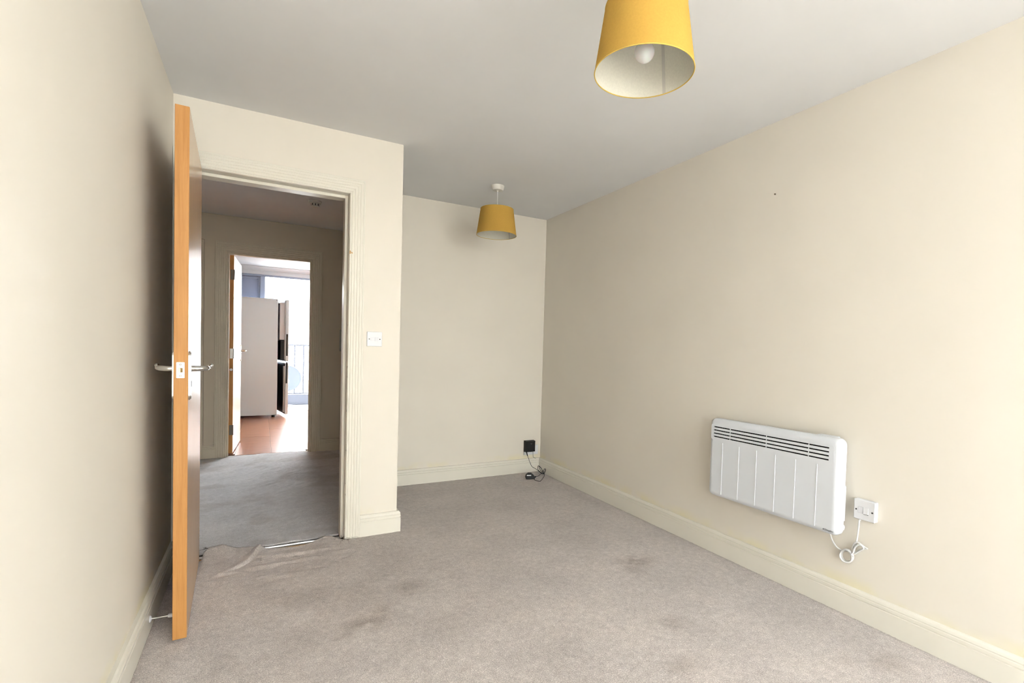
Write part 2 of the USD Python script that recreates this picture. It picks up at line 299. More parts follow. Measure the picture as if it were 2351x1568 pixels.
# door frames: reeded architrave, lining, stop
def arch_profile(w, t):
    p = [(0, 0), (0, t * .55), (.004, t * .8), (.010, t * .8), (.0125, t * .62)]
    k = 4; s = (w - .024) / k; a = .0145
    for i in range(k):
        p += [(a, t * (.72 + .06 * i)), (a + s * .25, t * (.80 + .06 * i)), (a + s * .75, t * (.80 + .06 * i)), (a + s * .90, t * (.71 + .06 * i))]; a += s
    return p + [(w - .006, t), (w - .0015, t), (w, t * .9), (w, 0)]
def frame_set(name, label, x0, x1, z1, ax0, ax1, az, yf, yb, stop_y, front_dir, TRIM=TRIM):
    """x0, x1, z1: inside of the lining; ax, az: outside of the architrave; yf, yb: wall faces; front_dir: the side the architrave faces."""
    t = thing(name, label, 'door frame', ((x0 + x1) / 2, yf, 0), kind=S)
    A = arch_profile(ax1 - x1, .02)
    e2 = (0, front_dir, 0)
    part(t, 'architrave', prism(A, (x1, yf, -.012), (x1, yf, z1), (1, 0, 0), e2, 0, 1), TRIM)
    part(t, 'architrave', prism(A, (x0, yf, -.012), (x0, yf, z1), (-1, 0, 0), e2, 0, 1), TRIM)
    part(t, 'architrave', prism(A, (x0, yf, z1), (x1, yf, z1), (0, 0, 1), e2, -1, 1), TRIM)
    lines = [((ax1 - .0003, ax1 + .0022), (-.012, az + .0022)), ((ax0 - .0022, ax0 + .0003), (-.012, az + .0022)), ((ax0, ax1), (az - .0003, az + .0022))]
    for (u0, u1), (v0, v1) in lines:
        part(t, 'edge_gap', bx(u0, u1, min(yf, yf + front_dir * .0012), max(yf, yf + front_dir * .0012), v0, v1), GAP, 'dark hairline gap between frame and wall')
    ya, yz = min(yf, yb), max(yf, yb)
    part(t, 'lining', bx(x1, x1 + LT, ya, yz, -.012, z1 + LT, .0012), TRIM)
    part(t, 'lining', bx(x0 - LT, x0, ya, yz, -.012, z1 + LT, .0012), TRIM)
    part(t, 'lining', bx(x0, x1, ya, yz, z1, z1 + LT, .0012), TRIM)
    sa, sz = stop_y
    part(t, 'stop', bx(x1 - .017, x1, sa, sz, -.012, z1, .002), TRIM)
    part(t, 'stop', bx(x0, x0 + .017, sa, sz, -.012, z1, .002), TRIM)
    part(t, 'stop', bx(x0 + .017, x1 - .017, sa, sz, z1 - .017, z1, .002), TRIM)
    return t
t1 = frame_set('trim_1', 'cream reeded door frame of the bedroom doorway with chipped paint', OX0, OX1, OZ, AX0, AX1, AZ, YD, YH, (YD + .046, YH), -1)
# chips in its paint
def chip(cx, cz, w, h, y, seed, axis='x'):
    r = np.random.RandomState(seed); n = 9
    P = Polygon([(w / 2 * math.cos(a) * r.uniform(.6, 1.1), h / 2 * math.sin(a) * r.uniform(.6, 1.1)) for a in np.linspace(0, 2 * math.pi, n, endpoint=False)])
    return extrude(P, .0006, (cx, y, cz), (1, 0, 0), (0, 0, 1))
yf_ = YD - .0166
part(t1, 'paint_chip', [chip(.4385, 1.672, .010, .026, yf_ + .0005, 1), chip(.4475, 1.668, .010, .010, yf_, 2)], BAREWOOD, 'bare wood scar on the right jamb architrave')
grime = [chip(.4355 + .0015 * math.sin(k * 5), 1.30 - .049 * k - .012 * math.sin(k * 3.1), .0035, .010 + .012 * abs(math.sin(k * 1.9)), YD - .0116, 20 + k) for k in range(26)]
part(t1, 'paint_chip', grime + [chip(.4365, .99, .005, .022, YD - .012, 5)], DIRT, 'dark knocks down the inner edge of the right architrave')

# far doorway (hall to kitchen) and a third one to its left
KX0, KX1, KZ = -0.297, 0.452, 2.002
t2 = frame_set('trim_2', 'dim cream reeded door frame of the kitchen doorway at the end of the hall', KX0, KX1, KZ, -0.383, 0.550, 2.098, YF, YK, (YF + .02, YF + .066), -1, HALLTRIM_DIMMED)
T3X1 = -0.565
t3 = frame_set('trim_3', 'dim cream door frame at the left end of the far hall wall', T3X1 - .76, T3X1, KZ, T3X1 - .84, T3X1 + .080, 2.098, YF, YK, (YF + .066, YF + .1), -1, HALLTRIM_DIMMED)
hp = Polygon([(HXL - .1, -.014), (T3X1 - .76 - LT, -.014), (T3X1 - .76 - LT, KZ + LT), (T3X1 + LT, KZ + LT), (T3X1 + LT, -.014), (KX0 - LT, -.014), (KX0 - LT, KZ + LT), (KX1 + LT, KZ + LT), (KX1 + LT, -.014), (KXR + .1, -.014), (KXR + .1, ZC), (HXL - .1, ZC)])
single('wall_hall_far', wall_xz(YF, YK, hp), HALLWALL_DIMMED, 'dim cream wall at the far side of the hall around the kitchen doorway', 'wall', kind=S)
single('wall_hall_left', bx(HXL - .1, HXL, YH, YF, -.014, ZC), HALLWALL_DIMMED, 'cream wall closing the left end of the hall', 'wall', kind=S)
single('wall_hall_right', bx(HXR, HXR + .1, YB + .12, YF, -.014, ZC), HALLWALL_DIMMED, 'cream wall closing the right end of the hall', 'wall', kind=S)
skirt('baseboard_hall', [((T3X1 + .080, YF, ZS), (-0.383, YF, ZS), (0, -1, 0), 0, 0), ((0.550, YF, ZS), (HXR, YF, ZS), (0, -1, 0), 0, -1)], 'dim cream skirting board either side of the kitchen doorway', HALLTRIM_DIMMED)
d3 = thing('door_3', 'closed wooden door at the left end of the far hall wall', 'door', (T3X1 - .38, YF + .04, 0), kind=S)
part(d3, 'leaf', bx(T3X1 - .757, T3X1 - .003, YF + .02, YF + .062, .006, KZ - .003, .002), VENEER)
part(d3, 'handle', [tube([(T3X1 - .70, YF + .02, 1.03), (T3X1 - .70, YF - .03, 1.03)], .008), tube([(T3X1 - .70, YF - .03, 1.03), (T3X1 - .59, YF - .03, 1.03)], .008)], SATIN, smooth=40)

# ---------------------------------------------------------------- carpets
def smoothstep(a, b, x):
    t = np.clip((x - a) / (b - a), 0, 1); return t * t * (3 - 2 * t)
EX = np.array([-.30, -.262, -.255, -.235, -.205, -.172, -.140, -.106, -.054, -.020, .004, .030, .093, .200, .259, .323, .370, .400, .440])
EY = np.array([3.04, 3.05, 3.115, 3.150, 3.155, 3.165, 3.155, 3.150, 3.145, 3.125, 3.122, 3.100, 3.080, 3.056, 3.072, 3.115, 3.120, 3.085, 3.055])
EZ = np.array([.000, .002, .026, .038, .036, .040, .024, .014, .012, .012, .016, .008, .002, .000, .008, .020, .012, .004, .000])
RIDGE = np.array([(.004, 3.125), (-.024, 3.015), (-.054, 2.942), (-.108, 2.885), (-.170, 2.840)])
RIDGE2 = np.array([(-.170, 2.842), (-.103, 2.838), (-.029, 2.818)])
def seg_dist(x, y, P):
    best = np.full(x.shape, 9.0); side = np.zeros(x.shape); along = np.zeros(x.shape)
    for i in range(len(P) - 1):
        a, b = P[i], P[i + 1]; d = b - a; L2 = d @ d
        t = np.clip(((x - a[0]) * d[0] + (y - a[1]) * d[1]) / L2, 0, 1)
        dx, dy = x - a[0] - t * d[0], y - a[1] - t * d[1]; r = np.hypot(dx, dy); m = r < best
        best = np.where(m, r, best); side = np.where(m, np.sign(d[0] * dy - d[1] * dx), side); along = np.where(m, (i + t) / (len(P) - 1), along)
    return best, side, along
def carpet_h(x, y):
    door = smoothstep(-.275, -.262, x) * (1 - smoothstep(.43, .45, x))
    ye, ze = np.interp(x, EX, EY), np.interp(x, EX, EZ)
    h = door * ze * np.exp(-np.maximum(ye - y, 0) / .075)
    r, s, al = seg_dist(x, y, RIDGE)
    h = np.maximum(h, .026 * (1 - .72 * al) * np.exp(-(r / np.where(s < 0, .032, .010)) ** 2))
    r, s, al = seg_dist(x, y, RIDGE2)
    h = np.maximum(h, .013 * (1 - al) * np.exp(-(r / .013) ** 2))
    p = np.stack([x, y, 0 * x], -1)
    rip = meshkit.noise(p * np.array([7.0, 30.0, 1]) + 3, 4) + .5 * meshkit.noise(p * np.array([16.0, 52.0, 1]) + 9, 6) - .75
    wz = np.exp(-(((x - .12) / .33) ** 2 + ((y - 2.86) / .25) ** 2))
    h = h + .013 * rip * wz
    h = h + .0022 * (meshkit.noise(p * 150.0, 9) - .5) + .0016 * (meshkit.noise(p * 45.0, 5) - .5)
    return h
STAINS = [(1.79, 2.08, .10, .07, .85), (1.72, 2.02, .05, .09, .5), (.385, 2.09, .11, .06, .9), (.47, 2.16, .06, .11, .55), (.30, 2.03, .06, .05, .5), (.18, 2.43, .15, .11, .55), (.62, 2.32, .10, .07, .5), (.87, 2.34, .10, .12, .25), (1.52, 1.53, .07, .06, .45),
          (1.34, 1.29, .10, .05, .45), (2.07, .95, .09, .06, .5), (1.95, 1.05, .05, .05, .35), (1.0, 1.6, .16, .12, .18), (.62, 2.72, .16, .10, .22), (.30, 2.75, .2, .1, .25), (1.95, 3.75, .18, .12, .22), (2.2, 3.2, .05, .3, .25), (.95, 3.9, .2, .06, .3)]
LIGHTS = [(1.10, 2.75, .05, .30), (1.28, 2.45, .05, .28), (1.55, 3.0, .06, .25)]   # worn pale tracks
def carpet_stain_edge(x, y):
    p = np.stack([x, y, 0 * x], -1); n = meshkit.fbm(p * 14, 4, 3); s = np.zeros(x.shape)
    for cx, cy, rx, ry, k in STAINS:
        q = ((x - cx) / rx) ** 2 + ((y - cy) / ry) ** 2
        s = np.maximum(s, k * np.exp(-q) * smoothstep(.30, .58, n + .18 * np.exp(-q)))
    grey = .30 * smoothstep(.48, .70, meshkit.fbm(p * 3.1 + 7, 4, 8)) * np.exp(-(((x - .35) / .75) ** 2 + ((y - 2.4) / .7) ** 2))
    edge = .45 * np.exp(-np.minimum(np.minimum(XR - TB - x, x - XL - TB), np.where(x > XC, YB - TB - y, 9)) / .012)  # darker thin band along the skirting boards
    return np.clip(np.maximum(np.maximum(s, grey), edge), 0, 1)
def sheet(name, patches, hf, sf, material, label, thick=.010):
    """One carpet: patches of (x columns, y rows per column) joined into one surface; a turned-down rim gives it thickness."""
    V, Fc, n = [], [], 0
    for xs, Y in patches:
        nx, ny = Y.shape; X = np.repeat(np.asarray(xs)[:, None], ny, 1)
        V.append(np.stack([X, Y], -1).reshape(-1, 2))
        i, j = np.meshgrid(np.arange(nx - 1), np.arange(ny - 1), indexing='ij'); a = (i * ny + j).ravel() + n
        Fc += [np.stack([a, a + ny, a + ny + 1], 1), np.stack([a, a + ny + 1, a + 1], 1)]; n += nx * ny
    V, Fc = np.vstack(V), np.vstack(Fc)
    _, first, inv = np.unique(np.round(V, 5), axis=0, return_index=True, return_inverse=True); V, Fc = V[first], inv.ravel()[Fc]
    Z = hf(V[:, 0], V[:, 1]); st = sf(V[:, 0], V[:, 1]); P = np.column_stack([V, Z])
    E_ = np.vstack([Fc[:, [0, 1]], Fc[:, [1, 2]], Fc[:, [2, 0]]]); key = np.sort(E_, 1)
    _, ix, cnt = np.unique(key, axis=0, return_index=True, return_counts=True); B = E_[ix[cnt == 1]]
    n = len(P); P2 = np.vstack([P, P - [0, 0, thick]]); st2 = np.concatenate([st, st])      # pile above, backing below, rim between
    Fs = np.vstack([np.stack([B[:, 1], B[:, 0], B[:, 0] + n], 1), np.stack([B[:, 1], B[:, 0] + n, B[:, 1] + n], 1)])
    m = usdkit.mesh(stage, fresh('/World', name), (P2, np.vstack([Fc, Fc[:, ::-1] + n, Fs])), material, smooth=True)
    UsdGeom.PrimvarsAPI(m).CreatePrimvar('stain', Sdf.ValueTypeNames.FloatArray, 'vertex').Set([float(x) for x in st2])
    tag(m.GetPrim(), label, 'carpet')
def cols(x0, x1, step): return np.linspace(x0, x1, int(round((x1 - x0) / step)) + 1)
def rows(xs, y0, y1, step):
    """Rows from y0 to y1, each a number or one per column."""
    y0, y1 = np.broadcast_to(y0, xs.shape), np.broadcast_to(y1, xs.shape); n = max(2, int(round(float(np.mean(y1 - y0)) / step)) + 1)
    return y0[:, None] + np.linspace(0, 1, n)[None, :] * (y1 - y0)[:, None]
XA = cols(XL + TB - .004, OX0, .0065); XD = cols(OX0, OX1, .0062); XM = cols(OX1, XC + TB, .0065); XE = cols(XC + TB, XR - TB + .004, .0075)
XS = np.concatenate([XA, XD[1:], XM[1:], XE[1:]]); YJ = YD - TB + .004
jag = np.interp(XD, EX, EY) + .008 * (meshkit.noise(np.stack([XD * 90, 0 * XD, 0 * XD], -1), 2) - .5)
jag[0] = jag[-1] = YJ + .002
sheet('bedroom_carpet', [(XS, rows(XS, YR, 1.0, .02)), (XS, rows(XS, 1.0, YJ - .10, .0068)), (XS, rows(XS, YJ - .10, YJ, .0065)), (XD, rows(XD, YJ, np.maximum(jag, YJ + .002), .006)), (XE, rows(XE, YJ, YB - TB + .004, .0075))],
      carpet_h, carpet_stain_edge, CARPET, 'worn beige fitted carpet of the bedroom, stained and ruckled up at the doorway')
def hall_h(x, y):
    p = np.stack([x, y, 0 * x], -1)
    u, v = x * .8 + y * .6, -x * .6 + y * .8
    q = np.stack([u * 2.2, v * 13, 0 * x], -1); q2 = np.stack([u * 9, v * 30, 0 * x], -1)
    return .004 * (meshkit.noise(q, 11) - .5) + .0045 * (meshkit.noise(q2, 12) - .5) + .002 * (meshkit.noise(p * 120.0, 9) - .5) - .002
def hall_s(x, y):
    p = np.stack([x, y, 0 * x], -1)
    return .4 * smoothstep(.5, .72, meshkit.fbm(p * 5, 4, 21))
HA, HD, HB_ = cols(HXL, OX0 + .019, .012), cols(OX0 + .019, OX1 - .019, .011), cols(OX1 - .019, XC - .102, .012)
HC = cols(XC - .102, HXR, .014); HS = np.concatenate([HA, HD[1:], HB_[1:]]); HT = np.concatenate([HS, HC[1:]])
KD = cols(KX0 + .001, KX1 - .001, .012); yk = YF - TB + .004
sheet('hall_carpet', [(HD, rows(HD, 3.168, YH, .011)), (HS, rows(HS, YH, YB + .122, .011)), (HT, rows(HT, YB + .122, yk, .011)), (KD, rows(KD, yk + 0 * KD, YF + .055 + .006 * (meshkit.noise(np.stack([KD * 40, 0 * KD, 0 * KD], -1), 6) - .5), .011))],
      hall_h, hall_s, CARPET2, 'creased beige hall carpet, coloured greyer for blue daylight, beyond the bedroom doorway')
ts = thing('threshold_strip', 'narrow metal carpet bar showing in the gap across the bedroom doorway', 'threshold', (.08, 3.13, -.014))
part(ts, 'bar', prism([(-.016, 0), (.016, 0), (.016, .003), (.010, .006), (-.010, .006), (-.016, .003)], (OX0 + .02, 3.136, -.014), (OX1 - .018, 3.136, -.014), (0, 1, 0), (0, 0, 1)), SATIN)
part(ts, 'gripper_rod', bx(OX0 + .03, OX1 - .02, 3.100, 3.116, -.014, -.0115, .0005), BAREWOOD, 'wooden gripper rod')

rs = np.random.RandomState(4); threads = []
for k in range(22):
    bx_, by_ = (rs.uniform(.405, .47), rs.uniform(3.02, 3.10)) if k < 14 else (rs.uniform(-.255, -.225), rs.uniform(3.13, 3.16))
    a, L_ = rs.uniform(0, 6.28), rs.uniform(.015, .045); z_ = .003 if k < 14 else .030
    P = [(bx_ + L_ * t * math.cos(a) + rs.uniform(-.004, .004), by_ + L_ * t * math.sin(a) + rs.uniform(-.004, .004), z_ + rs.uniform(0, .006)) for t in (0, .35, .7, 1)]
    threads.append(tube(spline(P, 4), .0006, 5))
LOC['/World/bedroom_carpet'] = np.zeros(3)
part('/World/bedroom_carpet', 'frayed_threads', threads, DIRT, 'dark frayed threads at the foot of the doorway jambs', kind='stuff')

# ---------------------------------------------------------------- bedroom door, open against the left wall
LW, Z0, Z1, LTH = .791, .0095, 1.996, .044
d1 = thing('door_1', 'open light wood bedroom door with steel lever handles, seen nearly edge-on', 'door', (-.270, 3.060, 0), .0396, kind=S)
part(d1, 'leaf', bx(-LTH, 0, -LW + .008, 0, Z0, Z1, .0008), VENEER, local=True)
part(d1, 'edge_lipping', bx(-LTH, 0, -LW, -LW + .008, Z0, Z1, .001), LIPPING, 'orange-toned solid wood edge facing the camera', local=True)
def lever_set(parent, side, x, y, zmid, zaxis, inward):
    """Backplate and curved lever on the face x; side +1 faces +x, -1 faces -x; inward: the lever's direction along y."""
    ph, pw = .187, .041
    pl = rrect(-pw / 2, pw / 2, -ph / 2, ph / 2, pw / 2 - .001, 8)
    a = extrude(pl, .004, (x, y, zmid), (0, side, 0), (0, 0, 1)); b = extrude(pl.buffer(-.004), .0035, (x + side * .004, y, zmid), (0, side, 0), (0, 0, 1))
    h = part(parent, 'handle', [a, b], CHROME, 'polished steel lever handle on a long backplate', local=True, smooth=25)
    path = spline([(x + side * .007, y, zaxis), (x + side * .028, y, zaxis), (x + side * .046, y + inward * .008, zaxis + .001), (x + side * .055, y + inward * .030, zaxis + .001),
                   (x + side * .057, y + inward * .062, zaxis), (x + side * .056, y + inward * .092, zaxis - .002), (x + side * .060, y + inward * .108, zaxis + .001), (x + side * .066, y + inward * .112, zaxis + .006)], 8)
    part(h, 'lever', [tube(path, resample_r([.0115, .0105, .0098, .0092, .0082, .0072, .0070, .0078], len(path)), 14), ball(path[-1], .0082)], CHROME, local=True, smooth=50)
    part(h, 'keyhole', extrude(Polygon([(-.0025, -.012), (.0025, -.012), (.0018, .0), (.004, .004), (0, .009), (-.004, .004), (-.0018, 0)]), .0006, (x + side * .0076, y, zmid - .030), (0, side, 0), (0, 0, 1)), DARKP, local=True)
    return h
HYL = -LW + .052
lever_set(d1, 1, 0.0, HYL, 1.004, 1.031, 1)
lever_set(d1, -1, -LTH, HYL, 1.004, 1.031, 1)
lp = part(d1, 'latch_plate', extrude(rrect(-.0125, .0125, -.0295, .0295, .002).difference(sbox(-.007, -.008, .007, .008)), .0018, (-LTH / 2 - .0012, -LW - .0002, 1.027), (1, 0, 0), (0, 0, 1)), SATIN, 'brushed steel latch plate in the door edge', local=True)
bolt = hull([(x, y, z) for z in (1.0195, 1.0345) for x, y in [(-LTH / 2 - .0082, -LW + .001), (-LTH / 2 + .0058, -LW + .001), (-LTH / 2 + .0058, -LW - .0015), (-LTH / 2 - .0005, -LW - .010), (-LTH / 2 - .0082, -LW - .010)]])
part(lp, 'latch_bolt', bolt, BRASS, local=True)
for zz in (1.006, 1.048): part(lp, 'screw', disc((-LTH / 2 - .0012, -LW - .0015, zz), (0, -1, 0), .0042, .0012, 16, .0006), plain('screw_steel', (.30, .29, .27), .4, metallic=1.0), local=True)
for zz in (.23, 1.0, 1.78): part(d1, 'hinge', tube([(-LTH - .004, .004, zz - .045), (-LTH - .004, .004, zz + .045)], .006, 12), SATIN, local=True, smooth=40)

ds = thing('door_stopper', 'slim steel door stop with white rubber tip, low on the left skirting behind the door', 'door stop', (XL + TB, 2.392, .052))
part(ds, 'flange', lathe([(0, 0), (.013, 0), (.012, .003), (.006, .007), (0, .007)], segs=24).apply_transform(trimesh.transformations.rotation_matrix(math.pi / 2, [0, 1, 0])).apply_translation((XL + TB, 2.392, .052)), WPLAST2, smooth=40)
part(ds, 'rod', tube([(XL + TB + .004, 2.392, .052), (XL + TB + .062, 2.392, .052)], .0042, 12), CHROME, smooth=40)
part(ds, 'rubber_tip', tube([(XL + TB + .058, 2.392, .052), (XL + TB + .062, 2.392, .052), (XL + TB + .0725, 2.392, .052), (XL + TB + .0735, 2.392, .052)], [.0072, .008, .008, .0065], 16), WPLAST, 'white rubber tip')

# ---------------------------------------------------------------- switch, fused switch, socket and charger
ls = thing('light_switch', 'white double light switch on the wall right of the bedroom doorway', 'light switch', (.5835, YD, 1.176))
sx, sz = .5835, 1.176
part(ls, 'plate', bx(sx - .043, sx + .043, YD - .009, YD, sz - .043, sz + .043, .0022), WPLAST)
for dx in (-.0115, .0115): 
    part(ls, 'rocker', hull([(sx + dx + a, YD - y, sz + z) for a in (-.0105, .0105) for z, y in ((-.0115, .0085), (.0115, .0085), (-.0115, .0125), (.0115, .0100))]), WPLAST2)
for dx in (-.0305, .0305): part(ls, 'screw', disc((sx + dx, YD - .0088, sz), (0, -1, 0), .0032, .0008, 14), plain('dark_screw', (.10, .10, .10), .4, metallic=.6))

SX, SY, SZ = XR - .027, 1.168, .487
fs = thing('fused_switch', 'white surface-mounted fused switch on the wall right of the panel heater', 'switch', (XR, SY, SZ))
part(fs, 'back_box', bx(XR - .019, XR, SY - .043, SY + .043, SZ - .043, SZ + .043, .002), WPLAST)
part(fs, 'plate', bx(SX, XR - .019, SY - .0435, SY + .0435, SZ - .0435, SZ + .0435, .0025), WPLAST)
part(fs, 'fuse_holder', bx(SX - .0012, SX + .001, SY + .004, SY + .0255, SZ - .015, SZ + .013, .0008), WPLAST2)
part(fs, 'rocker', hull([(SX - y, SY + a, SZ + z) for a in (-.0175, .002) for z, y in ((-.0145, -.0005), (.0135, -.0005), (-.0145, .0045), (.0135, .0015))]), WPLAST)
part(fs, 'rocker_gap', bx(SX - .0006, SX + .001, SY - .0175, SY + .002, SZ - .0172, SZ - .0148), DARKP, 'dark line under the rocker')
for dy in (-.033, .033): part(fs, 'screw', disc((SX + .0002, SY + dy, SZ - .0015), (-1, 0, 0), .0036, .0012, 14), plain('dark_screw', (.10, .10, .10), .4, metallic=.6))

so = thing('wall_socket', 'white double socket low on the alcove wall, mostly hidden by the black charger', 'socket', (2.20, YB, .205))
part(so, 'plate', bx(2.127, 2.273, YB - .011, YB, .162, .248, .0022), WPLAST)
for cx in (2.165, 2.235): part(so, 'rocker', bx(cx - .007, cx + .007, YB - .014, YB - .010, .222, .236, .001), WPLAST2)
ch = thing('charger', 'square black mains charger plugged in low in the alcove corner, its black lead trailing down', 'charger', (2.172, YB - .04, .196))
x0, x1, z0, z1 = 2.121, 2.223, .194, .300
part(ch, 'body', hull([(x, y, z) for x, y, z in [(a + s * c2, b, d_ + s2 * c2) for a, s in ((x0, 1), (x1, -1)) for d_, s2 in ((z0, 1), (z1, -1)) for b, c2 in ((YB - .011, .001), (YB - .052, .004), (YB - .058, .012))]]), BLACKP)
part(ch, 'emblem', extrude(Polygon([(-.010, .006), (0, -.006), (.010, .006), (.006, .006), (0, -.001), (-.006, .006)]), .0005, (2.176, YB - .058, .272), (1, 0, 0), (0, 0, 1)), plain('dim_print', (.10, .105, .11), .4), 'faint emblem on the front')
cabs = spline([(2.138, YB - .040, .199), (2.137, 4.02, .172), (2.139, 4.005, .148), (2.152, 3.99, .101), (2.171, 3.985, .068), (2.205, 3.98, .047), (2.232, 3.97, .026), (2.252, 3.95, .006), (2.262, 3.93, .0055)], 8)
part(ch, 'strain_relief', tube([(2.138, YB - .040, .196), (2.1375, 4.022, .164)], [.0048, .0036], 12), BLACKP, smooth=40)
coil = spline([(2.262, 3.93, .0055), (2.252, 3.93, .033), (2.225, 3.93, .070), (2.202, 3.93, .086), (2.199, 3.93, .057), (2.222, 3.93, .030), (2.257, 3.925, .008), (2.272, 3.93, .018), (2.279, 3.925, .041), (2.274, 3.93, .053), (2.262, 3.93, .040),
               (2.255, 3.93, .021), (2.247, 3.888, .006), (2.182, 3.804, .004), (2.110, 3.727, .004), (2.088, 3.775, .005), (2.090, 3.81, .012)], 8)
part(ch, 'lead', [tube(cabs, .0019, 8), tube(coil, .0019, 8), tube(spline([(2.258, 3.928, .012), (2.232, 3.927, .064), (2.209, 3.928, .082), (2.216, 3.927, .06), (2.240, 3.927, .026), (2.268, 3.928, .009)], 8), .0019, 8),
                  tube(spline([(2.262, 3.93, .010), (2.214, 3.90, .016), (2.180, 3.885, .005), (2.128, 3.868, .010)], 8), .0019, 8)], BLACKP, 'thin black lead in a loose coil', smooth=50)
part(ch, 'grey_lead', tube(spline([(2.2105, YB - .030, .196), (2.2110, YB - .03, .176), (2.2125, YB - .031, .150), (2.222, YB - .026, .136), (2.243, YB - .026, .128)], 6), .0022, 8), GREYFLEX, 'short grey lead at its right', smooth=50)
pg = thing('mains_plug', 'small black plug adapter with a white label lying on the carpet in the alcove corner', 'plug', (2.075, 3.845, .001))
c_, s_ = math.cos(-.35), math.sin(-.35)
rot = lambda a, b, z: (2.078 + a * c_ - b * s_, 3.845 + a * s_ + b * c_, z + .0035)
part(pg, 'body', hull([rot(*p) for p in [(-.040, -.026, .001), (.036, -.026, .001), (-.040, .026, .001), (.036, .026, .001), (-.044, -.022, .012), (.040, -.022, .012), (-.044, .022, .012), (.040, .022, .012), (-.038, -.020, .034), (.030, -.018, .030), (-.038, .020, .034), (.030, .018, .030), (-.020, -.016, .048), (.010, -.014, .048), (-.020, .016, .048), (.010, .014, .048)]]), BLACKP)
part(pg, 'label', hull([rot(-.034, -.0245, .0285), rot(.004, -.0245, .0285), rot(-.034, -.0225, .0365), rot(.004, -.0225, .0365), rot(-.034, -.0215, .0285), rot(.004, -.0215, .0285)]), plain('paper_label', (.80, .80, .80), .6), 'white printed label')
for a, b in ((.012, -.008), (.012, .012), (.026, .002)): part(pg, 'pin', bx(*(rot(a, b, 0)[0] - .0025, rot(a, b, 0)[0] + .0025), *(rot(a, b, 0)[1] - .003, rot(a, b, 0)[1] + .003), .034, .052, .0008), SATIN)
part(pg, 'cord_stub', tube([rot(.034, -.002, .014), rot(.052, -.003, .012)], [.005, .0035], 10), BLACKP, smooth=40)

# ---------------------------------------------------------------- panel heater
HF, HB = XR - .100, XR - .018                    # front face, back of the casing
HY0, HY1, HZ0, HZ1 = 1.236, 1.968, .355, .787
HS = HF + .044                                    # back of the front shell; a narrower box behind it reaches the wall
heater = thing('panel_heater', 'white wall-mounted electric panel heater with a slotted grille and six ribs', 'heater', (XR, (HY0 + HY1) / 2, HZ0))
pts = []
for sy, yy in ((1, HY0), (-1, HY1)):
    for szz, zz in ((1, HZ0), (-1, HZ1)):
        R = .030
        for a in np.linspace(0, math.pi / 2, 7):
            for b in np.linspace(0, math.pi / 2, 7):
                rr = R * 1.0
                y_ = yy + sy * (R - rr * math.cos(a) * math.cos(b)); z_ = zz + szz * (R - rr * math.sin(a) * math.cos(b)); x_ = HF + .026 - .026 * math.sin(b)
                pts.append((x_, y_, z_))
            pts.append((HS, yy + sy * (R - R * math.cos(a)), zz + szz * (R - R * math.sin(a))))
body = hull(pts)
PY0, PY1, PZ0, PZ1 = 1.2665, 1.9535, .670, .757
slots = []
zrows = [.7420, .7240, .7062, .6884]
ycuts = [1.289, 1.3838, 1.6053, 1.8264, 1.9358]
for zr in zrows:
    for k in range(4):
        slots.append(sbox(ycuts[k] + (.0018 if k else 0), zr - .0030, ycuts[k + 1] - (.0018 if k < 3 else 0), zr + .0030))
cut = bx(HF - .01, HF + .022, 1.280, 1.945, .678, .752)
body = trimesh.boolean.difference([body, cut], engine='manifold')
part(heater, 'casing', body, ENAMEL, smooth=35)
gp = rrect(PY0, PY1, PZ0, PZ1, .012)
for s_ in slots: gp = gp.difference(s_)
# plane (y, z) seen from -x: e1 = -y, e2 = z, normal e1 x e2 = -x
gpm = shapely.affinity.scale(gp, -1, 1, origin=(0, 0))
part(heater, 'grille', extrude(gpm, .0028, (HF + .0020, 0, 0), (0, -1, 0), (0, 0, 1)), ENAMEL)
part(heater, 'grille_cavity', bx(HF + .0135, HF + .0215, 1.281, 1.944, .679, .751), DARKP, 'dark inside behind the slots')
part(heater, 'rear_case', bx(HS, HB, HY0 + .030, HY1 - .014, HZ0 + .012, HZ1 - .012, .003), ENAMEL)
ry = [1.8735, 1.7660, 1.6595, 1.5525, 1.4465, 1.3410]
for y in ry: part(heater, 'rib', prism([(-.0032, 0), (-.0018, .0017), (.0018, .0017), (.0032, 0)], (HF + .0002, y, .377), (HF + .0002, y, .659), (0, 1, 0), (-1, 0, 0)), ENAMEL)
T = np.eye(4); T[:3, 0], T[:3, 1], T[:3, 2] = (0, -1, 0), (0, 0, 1), (-1, 0, 0); T[:3, 3] = (HF + .0003, 1.2935, .3715)
tx = meshkit.text_mesh('Dimplex', .0078, .0008); tx.apply_transform(T)
part(heater, 'lettering', [tx, disc((HF + .0003, 1.2985, .3752), (-1, 0, 0), .0030, .0008, 12)], GREYINK, 'small grey maker lettering at the lower right')
part(heater, 'control_cover', [bx(HB - .050, HB - .004, 1.285, 1.375, HZ1 - .013, HZ1 + .0015, .003)], ENAMEL, 'low raised cover on the top edge')
part(heater, 'back_bracket', bx(HB, XR - .001, HY0 + .05, HY1 - .05, HZ0 + .06, HZ1 - .06), SATIN)
part(heater, 'side_cover', bx(HS + .004, XR - .026, HY0 + .010, HY0 + .04, .415, .575, .003), ENAMEL)
part(heater, 'thermostat_knob', disc((HS + .018, HY0 + .031, .388), (0, -1, 0), .014, .022, 24, .003), WPLAST, smooth=40)
part(heater, 'vent_strip', prism([(0, 0), (.004, 0), (.004, .003), (0, .003)], (HF + .036, HY0 + .05, HZ0 - .002), (HF + .036, HY1 - .05, HZ0 - .002), (1, 0, 0), (0, 0, 1)), DARKP)
XW = XR - .019
